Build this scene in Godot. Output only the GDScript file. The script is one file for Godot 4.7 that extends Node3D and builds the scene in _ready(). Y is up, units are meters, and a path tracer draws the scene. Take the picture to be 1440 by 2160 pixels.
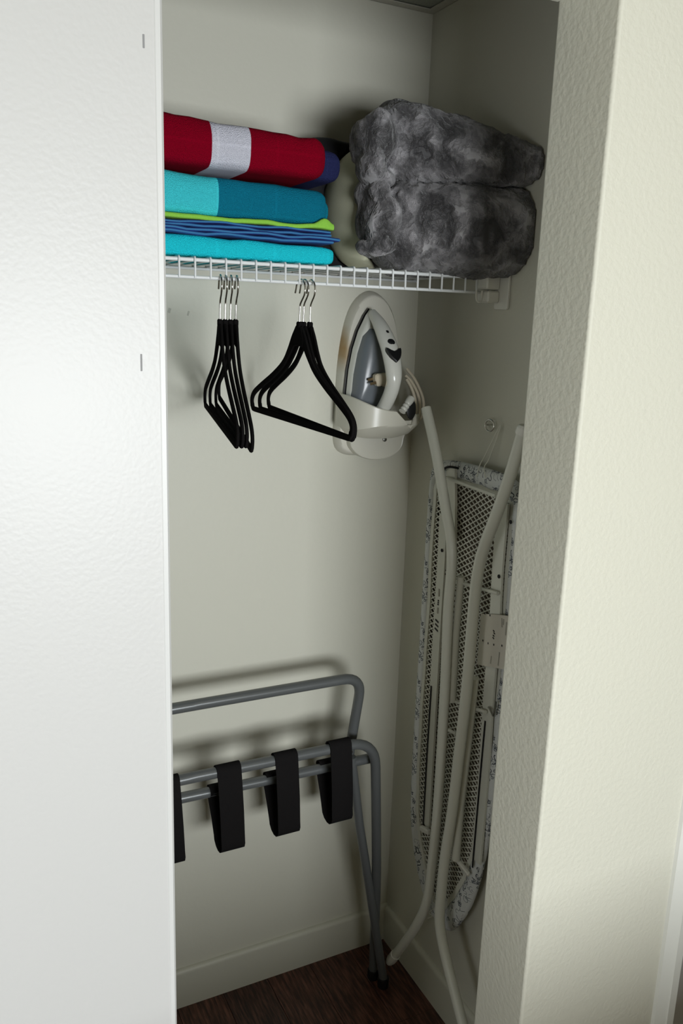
extends Node3D

# A closet with its sliding door open: wire shelf with towels and a plush blanket, velvet hangers, a wall-mounted iron,
# a folded luggage rack and an ironing board. Metres, y up, the back-right floor corner of the closet is the origin.

var M := {}
var taken := {}


# ------------------------------------------------------------------ shapes
class Shape:
	var v := PackedVector3Array()
	var t := PackedInt32Array()
	var c := PackedColorArray()

	func add(o: Shape, x := Transform3D.IDENTITY) -> Shape:
		var base := v.size()
		for p in o.v:
			v.append(x * p)
		for i in o.t:
			t.append(base + i)
		c.append_array(o.c)
		return self


func moved(s: Shape, x: Transform3D) -> Shape:
	return Shape.new().add(s, x)


func loft(rings: Array, caps := true, ring_closed := true, path_closed := false) -> Shape:
	var s := Shape.new()
	var n: int = rings[0].size()
	for r in rings:
		s.v.append_array(PackedVector3Array(r))
	var m := rings.size()
	var last := m if path_closed else m - 1
	var sides := n if ring_closed else n - 1
	for i in last:
		var a := i * n
		var b := ((i + 1) % m) * n
		for j in sides:
			var k := (j + 1) % n
			s.t.append_array(PackedInt32Array([a + j, b + j, b + k, a + j, b + k, a + k]))
	if caps and not path_closed:
		for e in [0, m - 1]:
			var mid := Vector3.ZERO
			for p in rings[e]:
				mid += p
			var base := s.v.size()
			s.v.append_array(PackedVector3Array(rings[e]))
			s.v.append(mid / n)
			for j in n:
				if e == 0:
					s.t.append_array(PackedInt32Array([base + n, base + j, base + (j + 1) % n]))
				else:
					s.t.append_array(PackedInt32Array([base + n, base + (j + 1) % n, base + j]))
	return outward(s)


func outward(s: Shape) -> Shape:
	var vol := 0.0
	for i in range(0, s.t.size(), 3):
		vol += s.v[s.t[i]].dot(s.v[s.t[i + 1]].cross(s.v[s.t[i + 2]]))
	if vol > 0.0:      # clockwise fronts: the volume must come out negative
		for i in range(0, s.t.size(), 3):
			var k := s.t[i + 1]
			s.t[i + 1] = s.t[i + 2]
			s.t[i + 2] = k
	return s


func tube(path: Array, r: Variant, n := 12, closed := false) -> Shape:
	var rings := []
	var m := path.size()
	var prev := Vector3.ZERO
	for i in m:
		var a: Vector3 = path[(i - 1 + m) % m] if closed or i > 0 else path[0]
		var b: Vector3 = path[(i + 1) % m] if closed or i < m - 1 else path[m - 1]
		var d := (b - a).normalized()
		if prev == Vector3.ZERO:
			prev = d.cross(Vector3.UP if absf(d.y) < 0.9 else Vector3.RIGHT).normalized()
		prev = (prev - d * prev.dot(d)).normalized()
		var q := d.cross(prev)
		var rr: float = r[i] if r is Array else r
		var ring := PackedVector3Array()
		for j in n:
			var g := TAU * j / n
			ring.append(path[i] + (prev * cos(g) + q * sin(g)) * rr)
		rings.append(ring)
	return loft(rings, not closed, true, closed)


# Rounds the corners of a polyline with arcs that begin at most d before each corner.
func bend(pts: Array, d: float, n := 6) -> Array:
	var out := [pts[0]]
	for i in range(1, pts.size() - 1):
		var p: Vector3 = pts[i]
		var a: Vector3 = pts[i - 1]
		var b: Vector3 = pts[i + 1]
		var l := minf(d, minf(p.distance_to(a), p.distance_to(b)) * 0.48)
		var s := p + (a - p).normalized() * l
		var e := p + (b - p).normalized() * l
		for k in n + 1:
			var u := float(k) / n
			out.append(s.lerp(p, u).lerp(p.lerp(e, u), u))
	out.append(pts[-1])
	return out


# A smooth curve through all the points.
func curve(pts: Array, n := 6, closed := false) -> Array:
	var out := []
	var m := pts.size()
	for i in (m if closed else m - 1):
		var p0: Vector3 = pts[(i - 1 + m) % m] if closed or i > 0 else pts[0]
		var p1: Vector3 = pts[i]
		var p2: Vector3 = pts[(i + 1) % m]
		var p3: Vector3 = pts[(i + 2) % m] if closed or i < m - 2 else pts[m - 1]
		for k in n:
			out.append(p1.cubic_interpolate(p2, p0, p3, float(k) / n))
	if not closed:
		out.append(pts[-1])
	return out


# A polygon in x, y pushed along z from -h to h, its rims chamfered by b.
func prism(poly: PackedVector2Array, h: float, b := 0.0) -> Shape:
	var n := poly.size()
	var ccw := 0.0
	for i in n:
		ccw += poly[i].cross(poly[(i + 1) % n])
	var inner := PackedVector2Array()
	for i in n:
		var e := (poly[i] - poly[(i - 1 + n) % n]).normalized()
		var f := (poly[(i + 1) % n] - poly[i]).normalized()
		var nrm := Vector2(-e.y - f.y, e.x + f.x)
		var k := maxf(nrm.length_squared() * 0.5, 0.35)
		inner.append(poly[i] + nrm * (signf(ccw) * b / k))
	var rings := []
	var levels := [[-h, inner], [-h + b, poly], [h - b, poly], [h, inner]] if b > 0.0 else [[-h, poly], [h, poly]]
	for l in levels:
		var ring := PackedVector3Array()
		for p in l[1]:
			ring.append(Vector3(p.x, p.y, l[0]))
		rings.append(ring)
	var s := loft(rings, false)
	var tri := Geometry2D.triangulate_polygon(inner if b > 0.0 else poly)
	for e in 2:
		var base := s.v.size()
		for p in (inner if b > 0.0 else poly):
			s.v.append(Vector3(p.x, p.y, -h if e == 0 else h))
		for i in range(0, tri.size(), 3):
			var order := [tri[i], tri[i + 1], tri[i + 2]]
			var area := (poly[order[1]] - poly[order[0]]).cross(poly[order[2]] - poly[order[0]])
			if (area > 0.0) == (e == 1):
				order = [order[0], order[2], order[1]]
			for k in order:
				s.t.append(base + k)
	# the loft turned itself outward with its caps open, which a thin polygon may get wrong: turn it by its own winding
	return s


func round_rect(w: float, h: float, r: float, n := 5) -> PackedVector2Array:
	var out := PackedVector2Array()
	for k in 4:
		var mid := Vector2((w / 2 - r) * (1 if k == 0 or k == 3 else -1), (h / 2 - r) * (1 if k < 2 else -1))
		for j in n + 1:
			var g := PI / 2 * (k + float(j) / n)
			out.append(mid + Vector2(cos(g), sin(g)) * r)
	return out


func box(size: Vector3, b := 0.002, at := Vector3.ZERO) -> Shape:
	b = minf(b, minf(size.x, minf(size.y, size.z)) * 0.45)
	var poly := PackedVector2Array([Vector2(-size.x / 2 + b, -size.y / 2), Vector2(size.x / 2 - b, -size.y / 2), Vector2(size.x / 2, -size.y / 2 + b), Vector2(size.x / 2, size.y / 2 - b), Vector2(size.x / 2 - b, size.y / 2), Vector2(-size.x / 2 + b, size.y / 2), Vector2(-size.x / 2, size.y / 2 - b), Vector2(-size.x / 2, -size.y / 2 + b)])
	return moved(prism(poly, size.z / 2, b), Transform3D(Basis.IDENTITY, at))


func span(a: Vector3, b: Vector3, bevel := 0.0015) -> Shape:
	return box((b - a).abs(), bevel, (a + b) / 2)


func plain_box(a: Vector3, b: Vector3) -> Shape:
	var s := prism(PackedVector2Array([Vector2(a.x, a.y), Vector2(b.x, a.y), Vector2(b.x, b.y), Vector2(a.x, b.y)]), absf(b.z - a.z) / 2)
	return moved(s, Transform3D(Basis.IDENTITY, Vector3(0, 0, (a.z + b.z) / 2)))


# A flat bar from a to b, w wide across «side» and d thick.
func bar(a: Vector3, b: Vector3, w: float, d: float, side := Vector3.BACK, bevel := 0.001) -> Shape:
	var y := (b - a).normalized()
	var x := (side - y * side.dot(y)).normalized()
	return moved(box(Vector3(w, a.distance_to(b), d), bevel), Transform3D(Basis(x, y, x.cross(y)), (a + b) / 2))


# A strip whose middle line is the path: wide along «across», thick across the path.
func ribbon(path: Array, across: Vector3, w: float, d: float) -> Shape:
	var rings := []
	var m := path.size()
	for i in m:
		var a: Vector3 = path[maxi(i - 1, 0)]
		var b: Vector3 = path[mini(i + 1, m - 1)]
		var n := across.cross(b - a).normalized() * (d / 2)
		var x := across * (w / 2)
		rings.append(PackedVector3Array([path[i] - x - n, path[i] - x * 0.985 - n * 1.1, path[i] + x * 0.985 - n * 1.1, path[i] + x - n, path[i] + x + n, path[i] + x * 0.985 + n * 1.1, path[i] - x * 0.985 + n * 1.1, path[i] - x + n]))
	return loft(rings)


func ball(at: Vector3, r: Vector3, n := 12) -> Shape:
	var rings := []
	for i in range(0, n + 1):
		var p := PI * clampf(float(i) / n, 0.01, 0.99)
		var ring := PackedVector3Array()
		for j in n * 2:
			var g := TAU * j / (n * 2)
			ring.append(at + Vector3(cos(g) * sin(p), cos(p), sin(g) * sin(p)) * r)
		rings.append(ring)
	return loft(rings)


func spin(profile: Array, n := 20, axis := Basis.IDENTITY, at := Vector3.ZERO) -> Shape:      # profile: Vector2(radius, height)
	var rings := []
	for p in profile:
		var ring := PackedVector3Array()
		for j in n:
			var g := TAU * j / n
			ring.append(at + axis * Vector3(cos(g) * maxf(p.x, 1e-5), p.y, sin(g) * maxf(p.x, 1e-5)))
		rings.append(ring)
	return loft(rings)


# ------------------------------------------------------------------ nodes
func numbered(called: String) -> String:
	var n: int = taken.get(called, 0)
	taken[called] = n + 1
	return called if n == 0 else "%s_%03d" % [called, n]


func obj(called: String, s: Shape, m: Material, parent: Node3D = self, smooth := 38.0) -> MeshInstance3D:
	var faces := PackedVector3Array()
	var count := s.t.size() / 3
	faces.resize(count)
	var vert := PackedVector3Array()
	var norm := PackedVector3Array()
	var col := PackedColorArray()
	var colored := s.c.size() == s.v.size() and s.c.size() > 0
	var sum := PackedVector3Array()
	sum.resize(s.v.size())
	for f in count:
		var a := s.v[s.t[f * 3]]
		faces[f] = (s.v[s.t[f * 3 + 2]] - a).cross(s.v[s.t[f * 3 + 1]] - a)
	var index := PackedInt32Array()
	if smooth >= 180.0:
		for f in count:
			for k in 3:
				sum[s.t[f * 3 + k]] += faces[f]
		for i in s.v.size():
			sum[i] = sum[i].normalized()
		vert = s.v
		norm = sum
		index = s.t
		col = s.c
	else:
		var around := []
		around.resize(s.v.size())
		for i in s.v.size():
			around[i] = PackedInt32Array()
		for f in count:
			for k in 3:
				around[s.t[f * 3 + k]].append(f)
		var least := cos(deg_to_rad(smooth))
		var made := {}
		for f in count:
			var nf := faces[f].normalized()
			for k in 3:
				var i := s.t[f * 3 + k]
				var n := Vector3.ZERO
				for g in around[i]:
					if faces[g].normalized().dot(nf) > least:
						n += faces[g]
				n = n.normalized()
				var key := Vector4i(i, roundi(n.x * 500), roundi(n.y * 500), roundi(n.z * 500))
				if not made.has(key):
					made[key] = vert.size()
					vert.append(s.v[i])
					norm.append(n)
					if colored:
						col.append(s.c[i])
				index.append(made[key])
	var arrays := []
	arrays.resize(Mesh.ARRAY_MAX)
	arrays[Mesh.ARRAY_VERTEX] = vert
	arrays[Mesh.ARRAY_NORMAL] = norm
	arrays[Mesh.ARRAY_INDEX] = index
	if colored:
		arrays[Mesh.ARRAY_COLOR] = col
	var mesh := ArrayMesh.new()
	mesh.add_surface_from_arrays(Mesh.PRIMITIVE_TRIANGLES, arrays)
	mesh.surface_set_material(0, m)
	var o := MeshInstance3D.new()
	o.name = numbered(called) if parent == self else called
	o.mesh = mesh
	parent.add_child(o, true)
	return o


func tag(o: Node3D, label: String, category: String, group := "") -> Node3D:
	o.set_meta("label", label)
	o.set_meta("category", category)
	if group:
		o.set_meta("group", group)
	return o


func thing(called: String, label: String, category: String, at := Vector3.ZERO, group := "") -> Node3D:
	var o := Node3D.new()
	o.name = numbered(called)
	add_child(o, true)
	o.position = at
	return tag(o, label, category, group)


# Shapes are given in the room's axes; a thing's children are kept relative to its base.
func part(called: String, s: Shape, m: Material, parent: Node3D, smooth := 38.0) -> MeshInstance3D:
	var at := Vector3.ZERO
	var p: Node = parent
	while p != self:
		at += p.position
		p = p.get_parent()
	return obj(called, moved_with_colors(s, -at), m, parent, smooth)


func moved_with_colors(s: Shape, by: Vector3) -> Shape:
	return Shape.new().add(s, Transform3D(Basis.IDENTITY, by))


func struct(called: String, s: Shape, m: Material) -> MeshInstance3D:
	var o := obj(called, s, m)
	o.set_meta("kind", "structure")
	return o


# ------------------------------------------------------------------ materials
func noise(f: float, octaves := 3, kind := FastNoiseLite.TYPE_SIMPLEX_SMOOTH, n := 7, gain := 0.5) -> FastNoiseLite:
	var k := FastNoiseLite.new()
	k.seed = n
	k.noise_type = kind
	k.frequency = f
	k.fractal_octaves = octaves
	k.fractal_gain = gain
	return k


func tex(k: FastNoiseLite, side := 512, from := Color.BLACK, to := Color.WHITE, a := 0.0, b := 1.0) -> NoiseTexture2D:
	var t := NoiseTexture2D.new()
	t.width = side
	t.height = side
	t.seamless = true
	t.noise = k
	var g := Gradient.new()
	g.offsets = PackedFloat32Array([a, b])
	g.colors = PackedColorArray([from, to])
	t.color_ramp = g
	return t


func mat(color: Color, rough := 0.5, metal := 0.0) -> StandardMaterial3D:
	var m := StandardMaterial3D.new()
	m.albedo_color = color
	m.roughness = rough
	m.metallic = metal
	return m


func grain(m: StandardMaterial3D, color: Texture2D, bump: Texture2D, cm: float, scale: Vector3, world := true) -> StandardMaterial3D:
	m.uv1_triplanar = true
	m.uv1_world_triplanar = world
	m.uv1_scale = scale
	m.uv1_triplanar_sharpness = 4.0
	if color:
		m.albedo_texture = color
	if bump:
		m.heightmap_enabled = true
		m.heightmap_texture = bump
		m.heightmap_scale = cm
	return m


func squiggles(side: int, count: int) -> ImageTexture:
	var im := Image.create(side, side, false, Image.FORMAT_RGB8)
	im.fill(Color(0.80, 0.81, 0.80))
	var r := RandomNumberGenerator.new()
	r.seed = 41
	for i in count:
		var p := Vector2(r.randf() * side, r.randf() * side)
		var g := r.randf() * TAU
		var turn := r.randf_range(-0.09, 0.09)
		var ink := Color(0.80, 0.81, 0.80).lerp(Color(0.05, 0.07, 0.12), r.randf_range(0.4, 1.0))
		var wide := r.randi_range(2, 6)
		for k in r.randi_range(60, 190):
			p += Vector2(cos(g), sin(g))
			g += turn
			turn = clampf(turn + r.randf_range(-0.03, 0.03), -0.14, 0.14)
			for dx in wide:
				for dy in wide:
					im.set_pixel(posmod(int(p.x) + dx, side), posmod(int(p.y) + dy, side), ink)
	return ImageTexture.create_from_image(im)


func make_materials() -> void:
	var peel := tex(noise(0.028, 3), 512)
	var fine := tex(noise(0.09, 2, FastNoiseLite.TYPE_SIMPLEX_SMOOTH, 3), 512)
	var fuzz := tex(noise(0.2, 2, FastNoiseLite.TYPE_VALUE, 5), 512)
	M.wall = grain(mat(Color(0.775, 0.768, 0.712), 0.62), null, peel, 0.06, Vector3.ONE * 5.0)
	M.closet = grain(mat(Color(0.775, 0.768, 0.712), 0.5), null, peel, 0.02, Vector3.ONE * 4.0)
	M.room = mat(Color(0.64, 0.615, 0.54), 0.8)
	M.ceiling = grain(mat(Color(0.56, 0.57, 0.52), 0.9), null, fine, 0.1, Vector3.ONE * 3.0)
	M.grid = mat(Color(0.72, 0.71, 0.66), 0.5)
	M.door = grain(mat(Color(0.725, 0.722, 0.712), 0.42), null, fine, 0.016, Vector3.ONE * 2.5)
	M.door_edge = mat(Color(0.755, 0.755, 0.745), 0.4)
	M.scuff = mat(Color(0.5, 0.5, 0.5), 0.7)
	M.wall_mark = mat(Color(0.68, 0.675, 0.63), 0.7)
	M.trim = mat(Color(0.80, 0.80, 0.77), 0.4)
	M.base = mat(Color(0.76, 0.755, 0.70), 0.42)
	for k in 3:
		var tone: Color = [Color(0.33, 0.165, 0.105), Color(0.29, 0.145, 0.095), Color(0.36, 0.185, 0.12)][k]
		M["wood%d" % k] = grain(mat(Color.WHITE, 0.42), tex(noise(0.02, 5, FastNoiseLite.TYPE_SIMPLEX_SMOOTH, 20 + k, 0.65), 512, tone.darkened(0.45), tone.lightened(0.12), 0.25, 0.75), null, 0.0, Vector3(9.0, 9.0, 0.9))
	M.wire = mat(Color(0.86, 0.87, 0.87), 0.32)
	M.plastic = mat(Color(0.84, 0.835, 0.80), 0.38)
	M.velvet = grain(mat(Color(0.085, 0.08, 0.08), 0.95), null, fuzz, 0.02, Vector3.ONE * 18.0, false)
	M.velvet.metallic_specular = 0.1
	M.chrome = mat(Color(0.80, 0.79, 0.77), 0.16, 1.0)
	var loops := tex(noise(0.13, 2, FastNoiseLite.TYPE_CELLULAR, 9), 512)
	M.terry = grain(mat(Color.WHITE, 1.0), null, loops, 0.22, Vector3.ONE * 9.0)
	M.terry.vertex_color_use_as_albedo = true
	M.terry.metallic_specular = 0.2
	M.micro = grain(mat(Color(0.09, 0.29, 0.56), 0.9), null, fuzz, 0.04, Vector3.ONE * 10.0)
	M.micro_dark = grain(mat(Color(0.07, 0.17, 0.50), 0.9), null, fuzz, 0.04, Vector3.ONE * 10.0)
	M.micro_edge = mat(Color(0.20, 0.44, 0.63), 0.9)
	M.lime = grain(mat(Color(0.53, 0.76, 0.26), 0.9), null, fuzz, 0.05, Vector3.ONE * 10.0)
	var nap_sheen := noise(0.0075, 5, FastNoiseLite.TYPE_SIMPLEX_SMOOTH, 12, 0.5)
	nap_sheen.domain_warp_enabled = true
	nap_sheen.domain_warp_amplitude = 60.0
	nap_sheen.domain_warp_frequency = 0.008
	M.plush = grain(mat(Color.WHITE, 0.6), tex(nap_sheen, 1024, Color(0.165, 0.16, 0.165), Color(0.58, 0.57, 0.58), 0.30, 0.78), tex(nap_sheen, 1024, Color.BLACK, Color.WHITE, 0.2, 0.8), 1.6, Vector3(1.9, 1.4, 1.9))  # sheen patches of the brushed pile painted into the albedo, over its relief
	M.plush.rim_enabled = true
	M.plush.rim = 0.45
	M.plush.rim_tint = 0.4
	M.navy = mat(Color(0.085, 0.085, 0.10), 0.95)
	M.pillow = grain(mat(Color(0.80, 0.80, 0.70), 0.9), null, fuzz, 0.02, Vector3.ONE * 12.0)
	M.holder = mat(Color(0.80, 0.79, 0.74), 0.32)
	M.holder_burnt = mat(Color.WHITE, 0.34)
	M.holder_burnt.vertex_color_use_as_albedo = true
	M.iron_white = mat(Color(0.82, 0.82, 0.79), 0.2)
	M.iron_tank = mat(Color(0.42, 0.44, 0.46), 0.26)
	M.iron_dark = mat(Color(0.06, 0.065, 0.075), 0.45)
	M.sole = mat(Color(0.10, 0.10, 0.105), 0.3, 0.3)
	M.cord = mat(Color(0.78, 0.74, 0.66), 0.5)
	M.brass = mat(Color(0.55, 0.47, 0.36), 0.3, 0.9)
	M.steel = mat(Color(0.6, 0.6, 0.58), 0.3, 1.0)
	M.rack = mat(Color(0.375, 0.385, 0.385), 0.28, 0.25)
	M.strap = grain(mat(Color(0.10, 0.095, 0.095), 0.95), null, fuzz, 0.03, Vector3.ONE * 14.0)
	M.strap.metallic_specular = 0.15
	M.rubber = mat(Color(0.02, 0.02, 0.02), 0.6)
	M.enamel = mat(Color(0.80, 0.80, 0.755), 0.34)
	M.pad = mat(Color(0.40, 0.36, 0.30), 0.95)
	M.cover = grain(mat(Color.WHITE, 0.85), squiggles(512, 80), fuzz, 0.04, Vector3.ONE * 6.5)
	M.hole = mat(Color(0.03, 0.03, 0.03), 0.9)
	M.paper = mat(Color(0.78, 0.76, 0.71), 0.8)
	M.ink = mat(Color(0.16, 0.15, 0.14), 0.8)
	M.ink_faint = mat(Color(0.60, 0.585, 0.54), 0.8)
	M.cord_white = mat(Color(0.85, 0.85, 0.80), 0.6)
	M.window_frame = mat(Color(0.85, 0.85, 0.84), 0.4)
	M.glass = mat(Color(1, 1, 1, 0.04), 0.02)
	M.glass.transparency = BaseMaterial3D.TRANSPARENCY_ALPHA


# ------------------------------------------------------------------ scene
const XJ := -0.200      # right edge of the closet opening
const ZI := 0.684       # back face of the front wall
const ZO := 0.820       # its room face
const H := 2.44
const ROOM_BACK := 3.6
const ROOM_LEFT := -2.6
const SIDE := [1.0, 2.2, 1.05, 1.65]         # added window in the unseen left wall: z from, z to, y from, y to
const WIN := [-1.3, 0.15, 0.95, 1.8]      # window: x from, x to, y from, y to


func _ready() -> void:
	var cam := Camera3D.new()
	cam.name = "camera"
	add_child(cam)
	cam.fov = 63.3962
	cam.transform = Transform3D(Basis(Vector3(0.895556, 0.032911, 0.443730), Vector3(0.072118, 0.973338, -0.217745), Vector3(-0.439065, 0.227004, 0.869305)), Vector3(-1.0955, 1.7598, 1.7929))
	cam.near = 0.02
	cam.current = true

	var sky_material := ProceduralSkyMaterial.new()
	sky_material.sky_top_color = Color(0.80, 0.86, 0.95)
	sky_material.sky_horizon_color = Color(0.92, 0.94, 0.96)
	sky_material.ground_bottom_color = Color(0.45, 0.45, 0.42)
	sky_material.ground_horizon_color = Color(0.7, 0.7, 0.68)
	sky_material.sun_angle_max = 1.0
	sky_material.energy_multiplier = 1.0
	var sky := Sky.new()
	sky.sky_material = sky_material
	var env := Environment.new()
	env.background_mode = Environment.BG_SKY
	env.sky = sky
	env.tonemap_mode = Environment.TONE_MAPPER_LINEAR
	env.tonemap_exposure = 1.0
	env.sdfgi_enabled = true
	env.ssao_enabled = true
	env.ssil_enabled = true
	var we := WorldEnvironment.new()
	we.name = "environment"
	we.environment = env
	add_child(we)

	var day := AreaLight3D.new()      # daylight that comes in at the window, as large as its opening
	day.name = "window_daylight"
	day.area_size = Vector2(WIN[1] - WIN[0] - 0.1, WIN[3] - WIN[2] - 0.1)
	day.light_color = Color(0.965, 0.985, 1.0)
	day.light_energy = 9.5
	day.area_normalize_energy = true
	day.area_range = 12.0
	day.shadow_enabled = true
	add_child(day)
	day.position = Vector3((WIN[0] + WIN[1]) / 2, (WIN[2] + WIN[3]) / 2, ROOM_BACK - 0.02)

	var side := AreaLight3D.new()     # fill light at a smaller, unseen window added on the left
	side.name = "side_fill_light"
	side.area_size = Vector2(SIDE[1] - SIDE[0] - 0.1, SIDE[3] - SIDE[2] - 0.1)
	side.light_color = day.light_color
	side.light_energy = 1.6
	side.area_normalize_energy = true
	side.area_range = 12.0
	side.shadow_enabled = true
	add_child(side)
	side.transform = Transform3D(Basis(Vector3.UP, -PI / 2), Vector3(ROOM_LEFT + 0.02, (SIDE[2] + SIDE[3]) / 2, (SIDE[0] + SIDE[1]) / 2))

	make_materials()
	build_room()
	build_shelf()
	build_towels()
	build_bedding()
	build_hangers()
	build_iron()
	build_rack()
	build_board()


func build_room() -> void:
	# closet shell
	struct("wall_back", plain_box(Vector3(-1.4, -0.05, -0.1), Vector3(0.1, H + 0.1, 0.0)), M.closet)
	var back := get_node("wall_back") as Node3D
	for p in [[Vector3(-0.6170, 1.7646, 0.0000), 0.006], [Vector3(-0.5757, 1.7600, 0.0000), 0.004]]:
		part("scuff_mark", moved(box(Vector3(p[1], 0.010, 0.0006), 0.0002), Transform3D(Basis(Vector3.BACK, -0.3), p[0])), M.wall_mark, back)
	struct("wall_right", plain_box(Vector3(0.0, -0.05, 0.0), Vector3(0.1, H + 0.1, ZI)), M.closet)
	struct("wall_left", plain_box(Vector3(-1.4, -0.05, 0.0), Vector3(-1.3, H + 0.1, ZI)), M.closet)
	# the front wall: the piece right of the opening is seen edge-on (rounded drywall corners) and from the room
	var r := 0.006
	var jamb := PackedVector2Array()
	for c in [[XJ + r, ZO - r, PI / 2], [XJ + r, ZI + r, PI]]:
		for k in 5:
			var g: float = c[2] + PI / 2 * k / 4
			jamb.append(Vector2(c[0] + cos(g) * r, c[1] + sin(g) * r))
	jamb.append(Vector2(0.172, ZI))
	jamb.append(Vector2(0.172, ZO))
	var upright := Transform3D(Basis(Vector3.RIGHT, Vector3.BACK, Vector3.DOWN), Vector3(0, H / 2 + 0.02, 0))
	struct("wall_front", moved(prism(jamb, H / 2 + 0.07), upright), M.wall)
	struct("wall_front_left", plain_box(Vector3(ROOM_LEFT, -0.05, ZI), Vector3(-1.3, H + 0.1, ZO)), M.wall)
	struct("wall_front_header", plain_box(Vector3(-1.3, 2.235, ZI), Vector3(XJ, H + 0.1, ZO)), M.wall)
	struct("wall_front_right", plain_box(Vector3(0.98, -0.05, ZI), Vector3(1.5, H + 0.1, ZO)), M.wall)
	struct("wall_front_lintel", plain_box(Vector3(0.172, 2.08, ZI), Vector3(0.98, H + 0.1, ZO)), M.wall)
	# casing of the next doorway, at the right edge of the picture
	var casing := PackedVector2Array([Vector2(0.148, ZO), Vector2(0.150, ZO + 0.007), Vector2(0.168, ZO + 0.016), Vector2(0.171, ZO + 0.020), Vector2(0.190, ZO + 0.020), Vector2(0.193, ZO + 0.017), Vector2(0.193, ZI), Vector2(0.172, ZI), Vector2(0.172, ZO)])
	struct("trim_1", moved(prism(casing, 1.04), Transform3D(Basis(Vector3.RIGHT, Vector3.BACK, Vector3.DOWN), Vector3(0, 1.04, 0))), M.trim)
	struct("door_2", span(Vector3(0.196, 0.008, ZI + 0.02), Vector3(0.978, 2.075, ZI + 0.055), 0.002), M.door)
	# the room behind the camera
	struct("wall_light_blocker", plain_box(Vector3(-1.0, -0.05, 1.9), Vector3(1.5, 0.87, 2.0)), M.room)  # low unseen wall, added only to dim the window light near the floor
	struct("wall_room_right", plain_box(Vector3(1.5, -0.05, ZI), Vector3(1.6, H + 0.1, ROOM_BACK + 0.1)), M.room)
	window_wall("wall_rear", "window_1", Vector3((WIN[0] + WIN[1]) / 2, (WIN[2] + WIN[3]) / 2, ROOM_BACK + 0.06), Vector2(WIN[1] - WIN[0], WIN[3] - WIN[2]), Vector3(-0.55, H / 2 + 0.025, ROOM_BACK + 0.06), 4.3, 0.0)
	window_wall("wall_room_left", "added_window_2", Vector3(ROOM_LEFT - 0.06, (SIDE[2] + SIDE[3]) / 2, (SIDE[0] + SIDE[1]) / 2), Vector2(SIDE[1] - SIDE[0], SIDE[3] - SIDE[2]), Vector3(ROOM_LEFT - 0.06, H / 2 + 0.025, (ZI + ROOM_BACK) / 2), ROOM_BACK - ZI + 0.2, PI / 2)  # left window is added, to light the right side of the opening
	struct("ceiling_room", plain_box(Vector3(ROOM_LEFT - 0.1, H, ZO), Vector3(1.6, H + 0.1, ROOM_BACK + 0.1)), M.room)

	# floor: boards that run into the closet, on a dark base
	var floor_base := struct("floor", plain_box(Vector3(ROOM_LEFT - 0.1, -0.1, -0.1), Vector3(1.6, -0.009, ROOM_BACK + 0.1)), M.wood1)
	var rng := RandomNumberGenerator.new()
	rng.seed = 8
	var wide := 0.125
	for i in range(-21, 13):
		var x0 := i * wide
		var z := -0.1 - rng.randf() * 0.9
		var first := true
		while z < ROOM_BACK:
			var l := 1.2
			var a := maxf(z, -0.1 if x0 > -1.4 and x0 < 0.0 else ZI)
			var b := minf(z + l, ROOM_BACK)
			if b - a > 0.02:
				part("plank", box(Vector3(wide - 0.0008, 0.009, b - a - 0.0008), 0.0007, Vector3(x0 + wide / 2, -0.0045, (a + b) / 2)), M["wood%d" % rng.randi_range(0, 2)], floor_base)
			z += l
	# baseboards with an eased top edge
	for k in 2:
		var prof := PackedVector2Array([Vector2(0, 0), Vector2(0.013, 0), Vector2(0.013, 0.098), Vector2(0.0105, 0.106), Vector2(0.005, 0.110), Vector2(0, 0.110)])
		if k == 0:
			struct("baseboard_back", moved(prism(prof, 0.65), Transform3D(Basis(Vector3.BACK, Vector3.UP, Vector3.LEFT), Vector3(-0.65, 0, 0))), M.base)
		else:
			struct("baseboard_right", moved(prism(prof, (ZI - 0.013) / 2), Transform3D(Basis(Vector3.LEFT, Vector3.UP, Vector3.FORWARD), Vector3(0, 0, 0.013 + (ZI - 0.013) / 2))), M.base)

	# closet ceiling: lay-in tiles on a metal wall angle
	var top := struct("ceiling", plain_box(Vector3(-1.4, H + 0.03, -0.1), Vector3(0.1, H + 0.1, ZO)), M.ceiling)
	for s in [[Vector3(-1.3, H, 0.0), Vector3(0.0, H + 0.002, 0.022)], [Vector3(-0.022, H, 0.022), Vector3(0.0, H + 0.002, ZI)], [Vector3(-1.3, H, 0.0), Vector3(0.0, H + 0.02, 0.001)], [Vector3(-0.001, H, 0.022), Vector3(0.0, H + 0.02, ZI)]]:
		part("wall_angle", plain_box(s[0], s[1]), M.grid, top)
	for s in [[-0.615, -0.012], [-1.225, -0.622]]:
		part("ceiling_panel", span(Vector3(s[0], H + 0.004, 0.012), Vector3(s[1], H + 0.02, 0.615), 0.003), M.ceiling, top)
	part("grid_bar", span(Vector3(-0.630, H, 0.022), Vector3(-0.606, H + 0.003, ZI), 0.001), M.grid, top)

	# sliding door, pushed to the left
	var door := struct("door_1", span(Vector3(-1.75, 0.012, 0.752), Vector3(-0.833, 2.225, 0.79), 0.0025), M.door)
	part("edge_strip", span(Vector3(-0.8425, 0.012, 0.7515), Vector3(-0.831, 2.225, 0.7912), 0.003), M.door_edge, door)
	for p in [[Vector3(-0.8525, 2.050, 0.79), 0.014], [Vector3(-0.8625, 1.701, 0.79), 0.020]]:
		part("scuff_mark", box(Vector3(0.0022, p[1], 0.0008), 0.0003, p[0]), M.scuff, door)


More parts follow.
